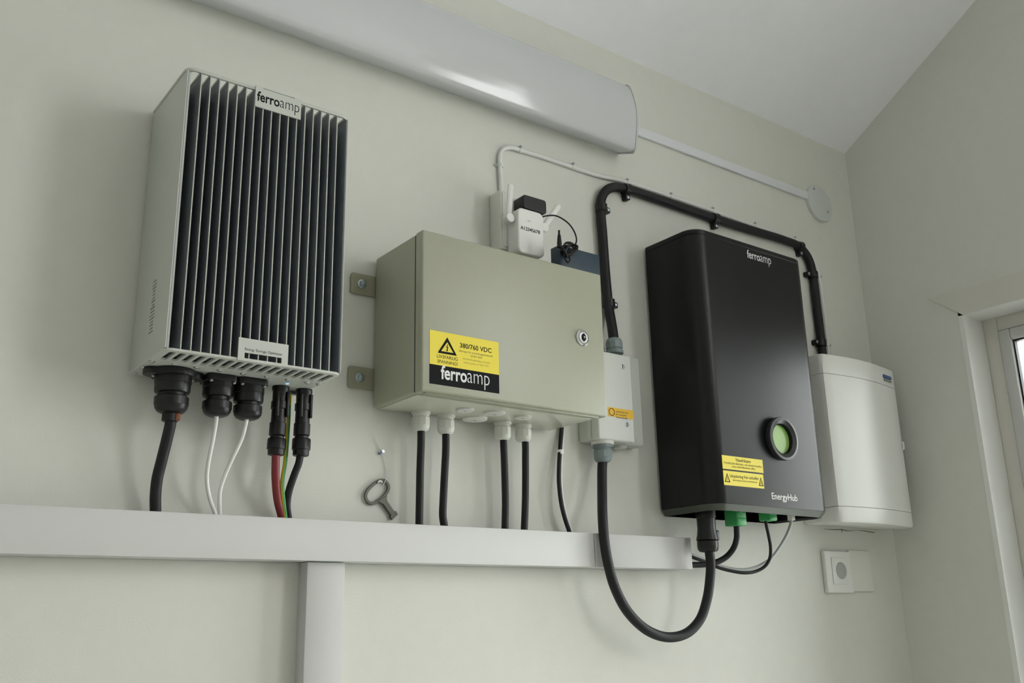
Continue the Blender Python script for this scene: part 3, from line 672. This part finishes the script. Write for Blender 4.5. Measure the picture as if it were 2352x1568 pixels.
# shell: recess inside the bottom, chamfered rim, walls
loft(bm, [(foot(.02), HZ0+.05), (foot(.016), HZ0+.004), (foot(.0125), HZ0), (foot(.0095), HZ0+.0004), (foot(.0012), HZ0+.0125), (foot(0), HZ0+.015), (foot(0), HZ1-.0135)], True, True)
shell = from_bm('housing', bm, 'hub_black', hub, 30)
bm = bmesh.new(); loft(bm, [(foot(.0113), HZ0+.0004), (foot(.0091), HZ0-.0002), (foot(.0006), HZ0+.0122), (foot(.004), HZ0+.0124)], False, False); from_bm('rim_reflection_shell', bm, 'rim_reflection_grey', hub, 30)  # added shell over the chamfer, coloured like the reflection on it
bm = bmesh.new(); loft(bm, [(foot(.0012), HZ1-.0128), (foot(.0002), HZ1-.0118), (foot(.0002), HZ1-.003), (foot(.003), HZ1)]); from_bm('top_cover', bm, 'hub_black', hub, 30)
bm = bmesh.new(); loft(bm, [(foot(.003), HZ1-.0136), (foot(.003), HZ1-.0126)]); from_bm('seam', bm, 'dark_inside', hub)
box('seam_line', HX0-.0003, HX0+.002, -.062, -.0612, HZ0+.012, HZ0+.06, 'dark_inside', hub)
wordmark(.8655, .949, .4185, HF-.0002, 'white_print', hub, bold=.006)
text('EnergyHub', .872, .9575, -.1235, HF-.0002, 'white_print', hub, bold=.006, name='product_lettering')
dc = (.9155, .0075)
ring = lathe('display_bezel', (dc[0], HF+.0, dc[1]), (0, -1, 0), [(0, .0455), (.006, .0475), (.0125, .0475), (.014, .0468), (.0143, .0415), (.0135, .0405), (.009, .0335), (.0006, .0335)], 'bezel_grey', hub, 48)
lathe('display_recess', (dc[0], HF-.0007, dc[1]), (0, -1, 0), [(0, .033), (.0003, .033)], 'dark_inside', ring, 40)
bm = bmesh.new(); lathe_bm(bm, (dc[0], HF-.0008, dc[1]), (0, -1, 0), [(.0001, .0333), (.0088, .0333)], 40)
for f in [f for f in bm.faces if len(f.verts) > 4]: bm.faces.remove(f)
from_bm('display_tube', bm, 'dark_inside', ring)
dsp = lathe('display_lens', (dc[0], HF-.0009, dc[1]), (0, -1, 0), [(0, .0315), (.0006, .0315)], 'display_green', ring, 40); dsp['label'] = 'round pale green display'
for zt_, zb_ in ((-.0426, -.0702), (-.0738, -.1037)):
    pass
y1s = box('yellow_label', .7245, .8515, HF-.0005, HF+.0003, -.0705, -.0425, 'yellow_sticker', hub); y1s['label'] = 'yellow sticker, upper of two'
y2s = box('yellow_label', .7245, .8495, HF-.0005, HF+.0003, -.1035, -.0738, 'yellow_sticker', hub); y2s['label'] = 'yellow sticker with two warning triangles'
ys = HF-.0006
text('Växelriktare', .765, .813, -.0525, ys, 'black_print', y1s, bold=.008)
text('Frånskilj både likströms- och växelströmssidan', .729, .847, -.0595, ys, 'black_print', y1s)
text('innan underhållsarbete utförs', .753, .826, -.0658, ys, 'black_print', y1s)
triangle_sign(.7355, -.0972, .0165, .0185, ys, y2s); triangle_sign(.8405, -.0985, .0145, .0185, ys, y2s)
text('Likspänning från solceller', .744, .834, -.0865, ys, 'black_print', y2s, bold=.006)
text('Spänningssatta delar på växelriktarens', .752, .828, -.0932, ys, 'black_print', y2s)
box('connector_plate', HX0+.04, HX1-.05, -.128, -.03, HZ0+.0346, HZ0+.046, 'steel', hub, .001, 2)
# green terminal blocks and cables
def terminal(par, cx, cy, w, d, ztop_, zbot):
    t = box('terminal_block', cx-w/2, cx+w/2, cy-d/2, cy+d/2, zbot, ztop_, 'green_terminal', par, .0025, 2)
    for s in (-.28, .28): lathe('terminal_screw', (cx+s*w, cy-d/2+.0004, zbot+(ztop_-zbot)*.55), (0, -1, 0), [(0, .0032), (.0006, .0032), (.001, .002)], 'black_print', t, 10)
    box('terminal_step', cx-w*.42, cx+w*.42, cy-d/2-.001, cy-d/2+.002, zbot+.002, zbot+(ztop_-zbot)*.3, 'green_terminal', t, .0006, 2)
c = cable('black_terminal_cable', 'black cable from the larger green terminal block under the black inverter', loc=(.75, -.03, -.25))
g1 = Y(1699, 1196, -.10)
terminal(c, Y(1696, 1190, -.1).x, -.092, .032, .034, HZ0+.032, Y(1698, 1206, -.109).z)
zb1 = Y(1698, 1206, -.109).z
tube('cord', [(Y(1692, 1208, -.092).x, -.092, zb1+.008)]+px_path([(1692, 1217, -.09), (1692, 1235, -.086), (1686, 1256, -.078), (1672, 1275, -.065), (1652, 1288, -.056), (1625, 1295, -.046), (1590, 1297, -.036), (1560, 1297, -.036)]), .0062, 'black_rubber', c)
c = cable('thin_terminal_cable', 'thin black cable from the smaller green terminal block under the black inverter', loc=(.75, -.03, -.25))
zb2 = Y(1762, 1194, -.107).z
terminal(c, Y(1766, 1185, -.095).x, -.092, .027, .03, HZ0+.032, zb2)
tube('cord', [(Y(1759, 1196, -.092).x, -.092, zb2+.006)]+px_path([(1760, 1205, -.09), (1765, 1228, -.086), (1770, 1258, -.08), (1768, 1282, -.074), (1757, 1300, -.068), (1735, 1312, -.06), (1708, 1315, -.055), (1680, 1311, -.045), (1650, 1303, -.036), (1625, 1292, -.029), (1592, 1280, -.026), (1570, 1272, -.025)]), .0036, 'black_rubber', c, 12)
c = cable('white_network_cable', 'thin white cable with a small plug at the right under the black inverter', loc=(.75, -.03, -.25))
wtop = Y(1817, 1184, -.075)
box('plug', wtop.x-.0065, wtop.x+.0065, -.081, -.069, Y(1817, 1195, -.075).z, HZ0+.034, 'white_plastic', c, .001, 2)
tube('cord', [(wtop.x, -.075, Y(1817, 1192, -.075).z)]+px_path([(1816, 1204, -.075), (1810, 1222, -.074), (1798, 1245, -.07), (1785, 1265, -.066), (1770, 1283, -.06), (1752, 1295, -.054), (1728, 1305, -.046), (1700, 1308, -.040), (1670, 1304, -.032), (1645, 1297, -.025), (1620, 1286, -.020), (1592, 1275, -.017), (1570, 1267, -.016)]), .0036, 'grey_cable', c, 12)
# the heavy U-shaped cable with its big connector
yq = -.082
ul = cable('looped_black_cable', 'thick black cable hanging in a U loop from the isolator box to the black inverter', loc=(.66, -.05, -.42))
cx = Y(1622, 1200, yq).x
zA, zB, zC, zD = [Y(1622, q, yq).z for q in (1190, 1240, 1244, 1268)]
plug = lathe('connector_body', (cx, yq, HZ0+.034), (0, 0, -1), [(0, .021), (HZ0+.034-zA, .021), (HZ0+.0345-zA, .0195), (HZ0+.034-zA+.02, .019), (HZ0+.034-zB-.012, .0205), (HZ0+.034-zB, .0235), (HZ0+.0345-zB, .02)], 'black_plastic', ul, 24)
bm = bmesh.new(); h = zB-.001-zD
lathe_bm(bm, (cx, yq, zB-.0005), (0, 0, -1), [(0, .0205), (.002, .0222), (h*.55, .0222), (h*.8, .021), (h*.95, .018), (h, .012)], 14)
from_bm('strain_relief_nut', bm, 'black_plastic', plug)
box('latch', cx+.006, cx+.0212, yq-.0165, yq-.006, zB-.001, zB+.02, 'gland_grey' if False else 'black_plastic', plug, .003, 2)
pts = [(gp.x, gp.y, ge.z+.012)]+px_path([(1383, 1075, -.034), (1383, 1130, -.043), (1384, 1185, -.056), (1388, 1240, -.0625), (1396, 1290, -.0635), (1411, 1345, -.063), (1440, 1402, -.064), (1485, 1446, -.066), (1535, 1463, -.067), (1578, 1453, -.071), (1608, 1422, -.075), (1624, 1375, -.078), (1631, 1325, -.08), (1632, 1290, yq)])+[(cx+.002, yq, zD+.012)]
tube('cord', pts, .0098, 'black_rubber', ul, 18)

# ------------------------------------------------------------------ white fuse box
FX0, FX1, FZ0, FZ1 = 1.18, 1.503, -.153, .256
fb = thing('fuse_box', 'white plastic fuse box with a bowed door in the wall corner', 'fuse box', (1.34, 0, FZ0))
def ffoot(i=0., back=-.055):
    p = [(FX0+i, back), (FX0+i, -.092)]
    n = 16
    p += [(FX0+i+.004, -.101+i), (FX0+.012, -.1045+i)]
    for k in range(1, n):
        t = k/n; x = FX0+.012+(FX1-.020-FX0-.012)*t
        p.append((x, -.1045-.017*math.sin(math.pi*min(1, t*1.0))*(1-.25*t)+i + .004*t))
    p += [(FX1-.012, -.0985+i), (FX1-.004-i, -.0935+i), (FX1-i, -.083), (FX1-i, back)]
    return p
box('base', FX0+.004, FX1-.004, -.056, 0, FZ0+.004, FZ1-.004, 'white_plastic', fb, .003, 3)
for nm, za, zb in (('bottom_cover', FZ0, -.1165), ('door', -.1153, .2045), ('top_cover', .2057, FZ1)):
    bm = bmesh.new(); e = .004
    rings = [(ffoot(.0), za), (ffoot(.0), zb)]
    if nm == 'top_cover': rings = [(ffoot(0), za), (ffoot(0), zb-.006), (ffoot(.003), zb-.001), (ffoot(.007), zb)]
    if nm == 'bottom_cover': rings = [(ffoot(.007), za), (ffoot(.003), za+.001), (ffoot(0), za+.006), (ffoot(0), zb)]
    loft(bm, rings); o = from_bm(nm, bm, 'white_plastic', fb, 40)
    if nm == 'door':
        kn = Y(2070, 1022, -.098); lathe('latch_knob', (FX1-.006, -.094, kn.z), (.62, -.78, 0), [(0, .012), (.004, .0115), (.0055, .009)], 'white_plastic', o, 24)
    if nm == 'top_cover': tc_ = o
bm = bmesh.new(); loft(bm, [(ffoot(.002), -.117), (ffoot(.002), .206)]); from_bm('seam', bm, 'grey_print', fb)
lp = Y(2036, 862, -.1075)
for k, (s_, mt, zo, w) in enumerate((('ELKO', 'blue_print', 0, .034), ('CENTRAL', 'grey_print', -.011, .034))):
    pass
lx0 = Y(2028, 866, -.109).x; lx1 = Y(2048, 870, -.106).x; lzz = Y(2038, 866, -.108).z
bm = bmesh.new()
M = Matrix.Translation((lx0, -.1125, lzz)) @ Matrix.Rotation(math.radians(9), 4, 'Z')
bbox(bm, 0, lx1-lx0, -.0003, .006, -.004, .004); bmesh.ops.transform(bm, matrix=M, verts=bm.verts[:]); from_bm('maker_mark', bm, 'blue_print', tc_)
bm = bmesh.new(); bbox(bm, .002, lx1-lx0-.002, -.0003, .006, -.0115, -.0075); bmesh.ops.transform(bm, matrix=M, verts=bm.verts[:]); from_bm('maker_mark', bm, 'grey_print', tc_)

# crack in the plaster below the fuse box
bm = bmesh.new()
for seq in ([(1892, 1214), (1915, 1216), (1933, 1216), (1948, 1219), (1970, 1217), (1990, 1220), (2008, 1223)], [(1933, 1214), (1934, 1222)]):
    P_ = [Y(a, b, -.0004) for a, b in seq]; tube_bm(bm, P_, lambda t: .0003+.0007*abs(math.sin(5*t)), 5, 4)
tag(from_bm('plaster_crack', bm, 'crack_dark'), 'short dark crack in the plaster below the white fuse box', 'crack')

# ------------------------------------------------------------------ switch and blank plate
sx0, sx1 = Y(1893, 1300, -.001).x, 0
q0 = Y(1896, 1264, -.012); q1 = Y(1955, 1360, -.012)
sw_ = thing('wall_switch', 'white wall switch with a round grey sensor below the fuse box', 'switch', (1.30, 0, -.30))
zt_, zb_ = Y(1900, 1264, -.012).z, Y(1905, 1361, -.012).z
X0 = Y(1897, 1300, -.012).x; X1 = Y(1957, 1310, -.012).x
box('switch_frame', X0, X1, -.012, 0, zb_, zt_, 'white_plastic', sw_, .003, 3)
mx_, mz_ = Y(1930, 1310, -.014).x, Y(1930, 1311, -.014).z
ins = box('switch_insert', mx_-.030, mx_+.0285, -.0145, -.0115, mz_-.031, mz_+.032, 'white_plastic', sw_, .0015, 2)
lathe('sensor_lens', (mx_+.0035, -.0143, mz_+.001), (0, -1, 0), [(0, .0205), (.0012, .0200), (.0024, .016), (.003, .008)], 'sensor_grey', ins, 32)
bp_ = thing('blank_plate', 'plain white blanking plate right of the wall switch', 'wall plate', (1.40, 0, -.30))
PX0, PX1 = X1+.002, Y(2003, 1310, -.008).x
box('plate', PX0, PX1, -.008, 0, zb_+.004, zt_+.004, 'matte_white', bp_, .002, 3)

# ------------------------------------------------------------------ key hanging on a string
ky = thing('hanging_key', 'small metal enclosure key hanging on a string from a pin', 'key', Y(870, 1180, -.004))
kc = Y(866, 1129, -.005); tipc = Y(904, 1184, -.005)
ang = math.atan2(tipc.z-kc.z, tipc.x-kc.x); L = (tipc-kc).length
def loc2(u, v): return (kc.x+math.cos(ang)*u-math.sin(ang)*v, kc.z+math.sin(ang)*u+math.cos(ang)*v)
out = []; inn = []
for k in range(40):
    t = 2*math.pi*k/40; c_, s_ = math.cos(t), math.sin(t)
    sg = lambda v, p: math.copysign(abs(v)**p, v)
    out.append(loc2(.0165*sg(c_, .8), .0275*sg(s_, .8))); inn.append(loc2(.0112*sg(c_, .8), .0222*sg(s_, .8)))
curve2d('key_bow', out, [inn], .004, 'key_zinc', FRONT(-.005), ky, bev=.0008)
curve2d('key_shank', [loc2(*p) for p in ((.0125, -.011), (.0155, .011), (.021, .006), (.024, .0048), (L-.004, .0048), (L-.004, .0075), (L+.003, .0075), (L+.003, -.0075), (L-.004, -.0075), (L-.004, -.0048), (.024, -.0048), (.021, -.006))], [], .006, 'key_zinc', FRONT(-.005), ky, bev=.0008)
pin = Y(877, 1037, -.002)
tube('string', [pin, Y(884, 1062, -.003), Y(889, 1085, -.004), Y(885, 1103, -.0085), Y(879, 1115, -.004)], .0008, 'white_cable', ky, 6)
tube('string_wrap', [Y(868, 1108, -.0085), Y(872, 1104, -.0088), Y(878, 1107, -.0085)], .0016, 'white_cable', ky, 6)
tube('string', [pin, Y(868, 1020, -.003), Y(860, 1003, -.003)], .0008, 'white_cable', ky, 6)
lathe('pin', (pin.x, 0, pin.z), (0, -1, 0), [(0, .0012), (.006, .0012), (.0062, .0032), (.0075, .003)], 'zinc', ky, 10)
box('string_tag', pin.x-.008, pin.x-.003, -.0035, -.003, pin.z-.006, pin.z-.002, 'blue_print', ky)
